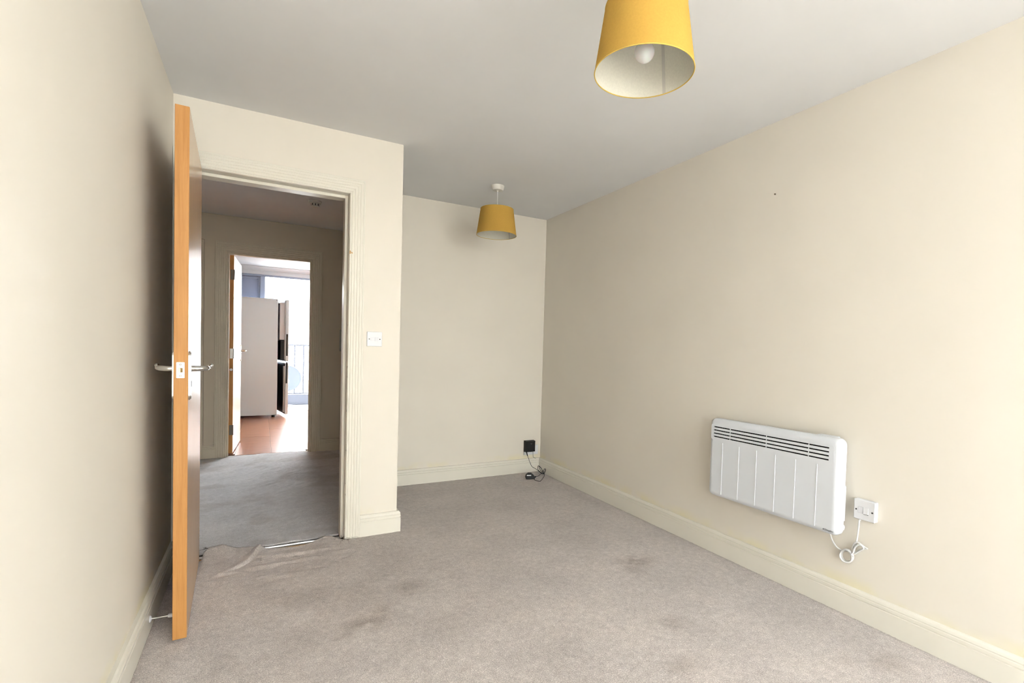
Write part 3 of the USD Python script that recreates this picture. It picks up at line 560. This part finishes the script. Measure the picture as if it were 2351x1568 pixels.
fl = [(XR - .045, 1.300, HZ0 + .004), (XW, 1.3086, .3219), (XW, 1.2955, .2996), (XW, 1.2804, .2856), (XW + .003, 1.2634, .2773), (XW + .006, 1.2472, .2808), (XW + .004, 1.2250, .2860), (XW, 1.2085, .2834)]
r1 = [(XW, 1.2085, .2834), (XW, 1.2118, .3058), (XW - .002, 1.2039, .3298), (XW - .004, 1.1888, .3399), (XW - .004, 1.1731, .3338), (XW - .002, 1.1597, .3271), (XW, 1.1532, .3240), (XW + .003, 1.1786, .3109), (XW + .004, 1.1955, .2929), (XW, 1.2061, .2819)]
r2 = [(XW - .005, 1.2063, .2865), (XW - .006, 1.2028, .3067), (XW - .008, 1.1904, .3260), (XW - .008, 1.1753, .3333), (XW - .006, 1.164, .3235), (XW - .002, 1.180, .305), (XW - .002, 1.200, .285)]
def ring(dx, s): return [(XW + dx + .002 * math.sin(2 * a), 1.2335 + .0265 * s * math.cos(a) - .003 * math.sin(a), .2635 + .0285 * s * math.sin(a)) for a in np.linspace(math.radians(130), math.radians(490), 15)]
upc = [(XW, 1.2061, .2819), (XW, 1.2030, .31), (XW, 1.1967, .3441), (XW - .004, 1.1895, .4027), (XW - .008, 1.1858, .4360), (XR - .014, 1.1855, .4425)]
flex = part(heater, 'power_cable', [tube(spline(c, 8), .0036, 10) for c in (fl, r1, r2, ring(-.004, 1.0), ring(.003, .93), ring(-.010, .96), upc)], FLEX, 'white flex tied in a small bundle', smooth=50)
part(flex, 'cable_tie', [tube(spline([(XW - .014, 1.2140, .2905), (XW - .016, 1.2085, .2830), (XW - .014, 1.2030, .2765), (XW - .012, 1.1985, .2735)], 5), .0022, 8), tube(spline([(XW - .014, 1.2030, .2905), (XW - .016, 1.2085, .2830), (XW - .013, 1.2130, .2770)], 5), .0022, 8)], WPLAST, smooth=50)

sc = thing('wall_screw', 'tiny dark screw left in the bare right wall above the heater', 'screw', (XR, 1.688, 1.978))
part(sc, 'head', disc((XR, 1.688, 1.978), (-1, 0, 0), .004, .006, 12, .001), plain('dull_screw', (.25, .20, .15), .5, metallic=.7))

# ---------------------------------------------------------------- pendant lamps
def pendant(x, y, label, zb):
    rb, rt_, hh = .1488, .1218, .1935
    p = thing('pendant_lamp', label, 'ceiling lamp', (x, y, ZC), group=None)
    b = zb - ZC
    def cone(ra, rb_, za, zb_, n=72):
        return lathe([(ra, za), (rb_, zb_)], segs=n)
    outer = lathe([(rb, b), (rb - .0002, b + .001), (rt_, b + hh - .001), (rt_ - .0002, b + hh), (rt_ - .0012, b + hh), (rb - .0012, b), (rb, b)], segs=96)
    part(p, 'shade', outer, SHADE, 'mustard yellow tapered drum shade', local=True, smooth=30)
    sh = p + '/shade'
    part(sh, 'lining', lathe([(rb - .0016, b + .002), (rt_ - .0016, b + hh - .002), (rt_ - .0020, b + hh - .002), (rb - .0020, b + .002), (rb - .0016, b + .002)], segs=96), SHADEIN, 'cream lining', local=True, smooth=30)
    ringp = lambda r, z, q: tube([(r * math.cos(a), r * math.sin(a), z) for a in np.linspace(0, 2 * math.pi, 97)], q, 8)
    part(sh, 'rim', ringp(rb - .0008, b + .0008, .0017), SHADERIM, local=True, smooth=60)
    part(sh, 'rim', ringp(rt_ - .0008, b + hh - .0008, .0017), SHADERIM, local=True, smooth=60)
    an = math.radians(23)
    seam = [((rb - .0023) * math.cos(an + q), (rb - .0023) * math.sin(an + q), b + .003) for q in (-.035, .035)] + [((rt_ - .0023) * math.cos(an + q), (rt_ - .0023) * math.sin(an + q), b + hh - .003) for q in (-.043, .043)]
    seam += [(v[0] * .9965, v[1] * .9965, v[2]) for v in seam]
    part(sh, 'seam', hull(seam), plain('shade_seam', (.58, .55, .48), .8), local=True)
    zr_ = b + hh - .012
    part(p, 'carrier', [ringp(.021, zr_, .0022)] + [tube([(.02 * math.cos(a), .02 * math.sin(a), zr_), ((rt_ - .003) * math.cos(a), (rt_ - .003) * math.sin(a), b + hh - .004)], .0016, 6) for a in (0.5, 0.5 + 2.094, 0.5 + 4.189)], WPLAST2, local=True, smooth=60)
    part(p, 'lamp_holder', lathe([(0, zr_ + .035), (.009, zr_ + .034), (.013, zr_ + .020), (.018, zr_ + .006), (.0205, zr_ - .004), (.0205, zr_ - .028), (.017, zr_ - .036), (0, zr_ - .036)], segs=32), WPLAST, local=True, smooth=35)
    zc_ = b + .063
    prof = [(0, zc_ - .030)] + [(.030 * math.sin(a), zc_ - .030 * math.cos(a)) for a in np.linspace(.15, 2.2, 14)] + [(.0155, zc_ + .034), (.0135, zc_ + .050), (.0135, zr_ - .030), (0, zr_ - .030)]
    part(p, 'bulb', lathe(prof, segs=40), BULB, 'opal white bulb', local=True, smooth=40)
    part(p, 'cord', tube([(0, 0, -.020), (0, 0, zr_ + .03)], .0028, 10), FLEX, local=True, smooth=60)
    part(p, 'ceiling_rose', lathe([(0, -.036), (.030, -.036), (.038, -.034), (.043, -.027), (.0475, -.010), (.0485, -.0005), (0, -.0005)], segs=48), CREAMPLAST, 'round off-white ceiling rose', local=True, smooth=35)
    part(p, 'cord_grip', lathe([(0, -.044), (.005, -.044), (.0075, -.036), (0, -.036)], segs=20), CREAMPLAST, local=True, smooth=35)
    return p
lamp = pendant(.998, 1.1985, 'near pendant lamp with mustard yellow shade, cut off by the top of the photo', 1.984)
cp = UsdGeom.Xform.Define(stage, '/World/pendant_lamp_001')
cp.AddTranslateOp().Set((1.518, 3.446, ZC))
cp.GetPrim().GetReferences().AddInternalReference(lamp); cp.GetPrim().SetInstanceable(True)
tag(cp.GetPrim(), 'far pendant lamp with mustard yellow shade, hanging whole in front of the alcove wall', 'ceiling lamp', 'mustard pendant lamps')
tag(stage.GetPrimAtPath(lamp), group='mustard pendant lamps')

# ---------------------------------------------------------------- hall things
sd = thing('smoke_detector', 'round white smoke detector on the dim hall ceiling', 'smoke detector', (.385, 4.70, ZC))
part(sd, 'base', lathe([(0, ZC - .020), (.046, ZC - .020), (.052, ZC - .014), (.053, ZC), (0, ZC)], (.385, 4.70, 0), 40), CREAMPLAST, smooth=35)
part(sd, 'chamber', lathe([(0, ZC - .052), (.024, ZC - .052), (.030, ZC - .047), (.030, ZC - .020), (0, ZC - .020)], (.385, 4.70, 0), 40), CREAMPLAST, smooth=35)
for k in range(8):
    a = k * math.pi / 4
    part(sd, 'vent_slot', bx(-.003, .003, -.0015, .0015, -.008, .008).apply_transform(trimesh.transformations.rotation_matrix(a + math.pi / 2, [0, 0, 1])).apply_translation((.385 + .0302 * math.cos(a), 4.70 + .0302 * math.sin(a), ZC - .033)), DARKP)
ic = thing('intercom', 'slim pale intercom box on the far hall wall, just inside the right jamb', 'intercom', (.775, YF, 1.18))
part(ic, 'housing', bx(.728, .822, YF - .032, YF, 1.065, 1.295, .004), plain('dull_grey_plastic', (.40, .42, .37), .5))
part(ic, 'handset', bx(.738, .772, YF - .052, YF - .032, 1.085, 1.275, .006), plain('dull_grey_plastic', (.40, .42, .37), .5))
for zz in (1.12, 1.15): part(ic, 'button', disc((.797, YF - .032, zz), (0, -1, 0), .006, .003, 14, .001), WPLAST2)

# kitchen door leaf, open into the kitchen
D2L, D2T = .735, .040
d2 = thing('door_2', 'open wooden kitchen door at the end of the hall, seen nearly edge-on', 'door', (-.247, YK + .002, 0), -.058, kind=S)
part(d2, 'leaf', bx(-D2T, 0, .006, D2L, .010, 1.993, .001), VENEER, local=True)
part(d2, 'edge_lipping', bx(-D2T, 0, 0, .006, .010, 1.993, .001), LIPPING, 'orange-brown hinge edge', local=True)
def lever2(side, x):
    y = D2L - .055
    pl = rrect(-.02, .02, -.092, .092, .019, 8)
    h = part(d2, 'handle', extrude(pl, .008, (x, y, 1.008), (0, side, 0), (0, 0, 1)), CHROME, 'steel lever handle on a long backplate', local=True, smooth=25)
    pth = spline([(x + side * .007, y, 1.035), (x + side * .045, y - .006, 1.035), (x + side * .056, y - .04, 1.035), (x + side * .056, y - .105, 1.034)], 8)
    part(h, 'lever', tube(pth, resample_r([.011, .010, .009, .0075], len(pth)), 12), CHROME, local=True, smooth=50)
lever2(1, 0.0); lever2(-1, -D2T)
for zz in (.245, 1.015, 1.80): part(d2, 'hinge', [bx(-.030, -.004, -.0016, 0, zz - .05, zz + .05), tube([(.002, -.003, zz - .05), (.002, -.003, zz + .05)], .005, 10)], SATIN if zz == 1.015 else plain('dull_hinge', (.18, .16, .13), .5, metallic=.8), local=True)
part(d2, 'white_button', disc((-.018, -.0008, .853), (0, -1, 0), .013, .004, 20, .002), WPLAST, 'small round white button on the hinge edge', local=True)

# ---------------------------------------------------------------- kitchen
single('floor_kitchen', bx(KXL - .1, KXR + .1, YK, YW + .1, -.20, -.014), SUBFLOOR, 'kitchen floor base under the laminate boards', 'floor', kind=S)
kf = thing('floor_laminate', 'glossy red-brown laminate boards of the kitchen floor', 'floor', (.1, 7.5, -.014), kind=S)
bw, bl, g_ = .322, 1.60, .0014
for i in range(-5, 9):
    xa = .097 + (i) * bw; xb = xa + bw
    if xb < KXL or xa > KXR: continue
    y = YF + .06 + (0.0 if i % 2 == 0 else -.55); j = 0
    while y < YW:
        ya, yb = max(y, YF + .058), min(y + bl, YW - .001)
        xa_, xb_ = max(xa, KXL), min(xb, KXR)
        lo = YF + .058 if (xa_ > KX0 - .05 and xb_ < KX1 + .2) else YK
        ya = max(ya, lo)
        if yb - ya > .03: part(kf, 'board', bx(xa_ + g_, xb_ - g_, ya + g_, yb - g_, -.0135, -.001 + .0006 * ((i * 7 + j * 3) % 3 - 1), .0004), PLANKS[(i + j) % 2])
        y += bl; j += 1
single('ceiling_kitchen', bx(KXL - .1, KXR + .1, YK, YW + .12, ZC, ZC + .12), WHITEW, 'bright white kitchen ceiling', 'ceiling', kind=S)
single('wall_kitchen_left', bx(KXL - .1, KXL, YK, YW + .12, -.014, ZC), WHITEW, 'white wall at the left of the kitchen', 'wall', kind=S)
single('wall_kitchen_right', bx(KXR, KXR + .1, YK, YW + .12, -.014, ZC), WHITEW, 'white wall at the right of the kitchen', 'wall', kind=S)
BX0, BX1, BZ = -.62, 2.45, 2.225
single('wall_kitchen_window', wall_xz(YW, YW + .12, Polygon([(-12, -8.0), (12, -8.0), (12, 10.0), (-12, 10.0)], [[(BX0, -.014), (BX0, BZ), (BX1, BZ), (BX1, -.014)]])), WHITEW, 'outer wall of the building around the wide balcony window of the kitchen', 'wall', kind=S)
single('trim_4', prism([(0, 0), (0, -.060), (.006, -.060), (.012, -.048), (.022, -.034), (.036, -.022), (.050, -.012), (.060, -.006), (.060, 0)], (KXL, YW, ZC), (KXR, YW, ZC), (0, -1, 0), (0, 0, 1)), WHITEW, 'white coving along the top of the kitchen window wall', 'coving', kind=S)
w2 = thing('window_2', 'blue-grey framed balcony door of the kitchen, standing open', 'window', (.9, YW, 0), kind=S)
part(w2, 'head_frame', bx(BX0, BX1, YW + .02, YW + .09, BZ - .030, BZ, .002), GREYFRAME)
part(w2, 'jamb', bx(BX0, BX0 + .05, YW + .02, YW + .09, 0, BZ - .03, .002), GREYFRAME)
part(w2, 'jamb', bx(BX1 - .05, BX1, YW + .02, YW + .09, 0, BZ - .03, .002), GREYFRAME)
part(w2, 'mullion', bx(-.030, .040, YW + .01, YW + .10, 0, BZ - .03, .002), GREYFRAME)
part(w2, 'mullion', bx(1.28, 1.34, YW + .02, YW + .09, 0, BZ - .03, .002), GREYFRAME)
part(w2, 'side_panel', bx(BX0 + .05, -.030, YW + .060, YW + .080, 0, BZ - .03), BLUEGREY, 'solid blue-grey panel above the fridge')
part(w2, 'panel_bead', [bx(-.058, -.030, YW + .040, YW + .062, 0, BZ - .03, .003), bx(BX0 + .05, -.058, YW + .040, YW + .062, BZ - .075, BZ - .052, .003)], GREYFRAME)
part(w2, 'pane', bx(1.34, BX1 - .05, YW + .052, YW + .058, .05, BZ - .03), GLASS)
part(w2, 'sill_track', bx(BX0, BX1, YW, YW + .11, -.014, .004, .002), RAILGREY)

# fridge-freezer: box open to the right (+x), both doors ajar
FX0, FX1, FY0, FY1, FZ0, FZ1 = -.372, .212, 8.580, 9.150, .030, 1.797
fr = thing('fridge_freezer', 'tall off-white fridge freezer in the kitchen with both doors ajar', 'fridge', ((FX0 + FX1) / 2, (FY0 + FY1) / 2, 0))
shell = trimesh.boolean.difference([bx(FX0, FX1, FY0, FY1, FZ0, FZ1, .006), bx(FX0 + .06, FX1 + .1, FY0 + .045, FY1 - .045, .86, FZ1 - .05), bx(FX0 + .06, FX1 + .1, FY0 + .045, FY1 - .045, FZ0 + .10, .80)], engine='manifold')
part(fr, 'cabinet', shell, FRIDGEW)
part(fr, 'liner', [bx(FX0 + .06, FX0 + .064, FY0 + .046, FY1 - .046, .861, FZ1 - .051), bx(FX0 + .06, FX0 + .064, FY0 + .046, FY1 - .046, FZ0 + .101, .799), bx(FX0 + .06, FX1 - .004, FY1 - .049, FY1 - .0455, .861, FZ1 - .051), bx(FX0 + .06, FX1 - .004, FY1 - .049, FY1 - .0455, FZ0 + .101, .799)], BLACKP, 'inner lining coloured black for the shade inside')  # lining painted black in place of the shade within
for z in (1.20, 1.50): part(fr, 'shelf', bx(FX0 + .07, FX1 - .02, FY0 + .047, FY1 - .05, z, z + .012, .002), WPLAST)
part(fr, 'plug_cover', disc((FX1 - .020, FY0 + .001, FZ1 - .022), (0, -1, 0), .006, .002, 12), GREYINK, 'small dark screw cap')
for x in (FX0 + .05, FX1 - .05):
    for y in (FY0 + .05, FY1 - .05): part(fr, 'foot', disc((x, y, 0), (0, 0, 1), .022, .032, 16), BLACKP)
AJ = .165                                           # opening angle
dirv = np.array([math.sin(AJ), -math.cos(AJ), 0]); nrm = np.array([math.cos(AJ), math.sin(AJ), 0]); hinge = np.array([FX1 + .010, FY1 - .004, 0])
def dbox(u0, u1, t0, t1, z0, z1, c=0.0):
    b = bx(u0, u1, t0, t1, z0, z1, c); M4 = np.eye(4); M4[:3, 0], M4[:3, 1], M4[:3, 2], M4[:3, 3] = dirv, nrm, (0, 0, 1), hinge
    b.apply_transform(M4)
    return b
for nm, za, zb_, ha, hb in (('fridge_door', .852, 1.790, .937, 1.268), ('freezer_door', .040, .826, .516, .840)):
    dd = part(fr, nm, dbox(0, .585, 0, .044, za, zb_, .004), FRIDGEW)
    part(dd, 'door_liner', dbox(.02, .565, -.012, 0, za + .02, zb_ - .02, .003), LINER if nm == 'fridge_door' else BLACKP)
    for zg in (za + .008, zb_ - .02): part(dd, 'gasket', dbox(.008, .577, -.006, 0, zg, zg + .012), GREYINK)
    part(dd, 'handle', dbox(.5835, .5870, .008, .030, ha, hb, .001), BLACKP, 'dark recessed grip strip')
    if nm == 'fridge_door':
        part(dd, 'door_pocket', dbox(.04, .545, -.075, -.010, 1.18, 1.745, .004), LINER)
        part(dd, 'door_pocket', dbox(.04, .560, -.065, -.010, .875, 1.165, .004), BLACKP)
    else:
        part(dd, 'inner_strip', dbox(.50, .572, -.016, -.004, za + .03, zb_ - .045, .002), LINER)

# ---------------------------------------------------------------- balcony and outdoors
single('balcony_floor', bx(-1.2, 3.2, YW + .12, 10.42, -.20, -.002), plain('balcony_concrete', (.30, .30, .30), .9), 'pale concrete floor of the balcony', 'floor', kind=S)
single('balcony_canopy', bx(-3.5, 5.5, YW + .12, 10.46, 2.50, 2.70), CONCRETE, 'added unseen slab that shades the balcony railing', 'roof', kind=S)  # unseen slab, added to keep sky light off the railing
single('balcony_kerb', bx(-1.2, 3.2, 10.22, 10.34, -.002, .190, .006), plain('kerb_grey', (.125, .13, .15), .7), 'low grey kerb along the balcony edge under the railing', 'kerb', kind=S)
rl = thing('balcony_railing', 'pale grey balcony railing of flat upright bars', 'railing', (.9, 10.28, .19))
part(rl, 'top_rail', bx(-1.2, 3.2, 10.255, 10.305, 1.085, 1.110, .004), RAILGREY)
part(rl, 'bottom_rail', bx(-1.2, 3.2, 10.262, 10.298, .195, .215, .004), RAILGREY)
for k in range(-11, 18): part(rl, 'baluster', bx(.533 + k * .1485 - .012, .533 + k * .1485 + .012, 10.268, 10.292, .212, 1.088, .002), RAILGREY)
dsx, dsy, dsz = .405, 10.04, .500
sat = thing('satellite_dish', 'round white satellite dish standing before the balcony railing, half hidden by the fridge doors', 'satellite dish', (dsx, dsy, 0))
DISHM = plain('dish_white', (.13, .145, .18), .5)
dish = trimesh.creation.revolve(np.array([(0, .030), (.08, .026), (.16, .013), (.205, .002), (.215, 0), (.222, .004), (.218, .010), (.205, .010), (.16, .021), (.08, .034), (0, .038), ]), sections=64)
dish.apply_transform(trimesh.geometry.align_vectors([0, 0, 1], [0, 1, 0])); dish.apply_translation((dsx, dsy, dsz))
part(sat, 'reflector', dish, DISHM, smooth=30)
rim = tube([(dsx + .222 * math.cos(a), dsy + .004, dsz + .222 * math.sin(a)) for a in np.linspace(0, 2 * math.pi, 73)], .007, 8)
part(sat, 'rim', rim, DISHM, smooth=60)
part(sat, 'arm', tube(spline([(dsx, dsy + .03, dsz - .20), (dsx, dsy - .10, dsz - .23), (dsx, dsy - .26, dsz - .05)], 6), .009, 10), RAILGREY, smooth=60)
part(sat, 'receiver', hull([(dsx + a, dsy - .27 + b, dsz - .04 + c) for a in (-.02, .02) for b in (-.035, .035) for c in (-.02, .02)]), WPLAST)
part(sat, 'stand', [tube([(dsx, dsy + .05, dsz), (dsx, dsy + .05, 0.0)], .018, 14), disc((dsx, dsy + .05, -.002), (0, 0, 1), .11, .014, 32, .003)], RAILGREY)
BLOCKER = plain('blocker_grey', (.30, .29, .27), .9)  # for unseen walls added to block sky light outside the bedroom
single('wall_courtyard', bx(-5.6, -5.0, -9.0, 2.9, -8.0, 9.0), BLOCKER, 'added grey wall blocking sky light from the bedroom window', 'wall', kind=S)
single('wall_courtyard_near', bx(-5.0, XBAY - .1, -9.0, -8.4, -8.0, 9.0), BLOCKER, 'added grey end wall blocking sky light, furthest from the hall', 'wall', kind=S)
single('wall_courtyard_far', bx(-5.0, XL - .1, 2.5, 2.9, -8.0, 9.0), BLOCKER, 'added grey end wall blocking sky light, next to the hall', 'wall', kind=S)
single('terrace_floor', bx(-5.0, XBAY - .12, -8.4, 2.5, -.25, -.05), CONCRETE, 'pale paved terrace outside the bedroom window', 'floor', kind=S)
single('terrace_canopy', bx(-5.0, XBAY - .12, -8.4, 2.5, 2.6, 2.7), CONCRETE, 'added slab blocking sky light above the bedroom window', 'roof', kind=S)  # unseen, added to block the sky above the window
single('ground', bx(-150, 150, 11, 260, -8.2, -8.0), CONCRETE, 'pale ground far below the balcony', 'ground', kind=S)
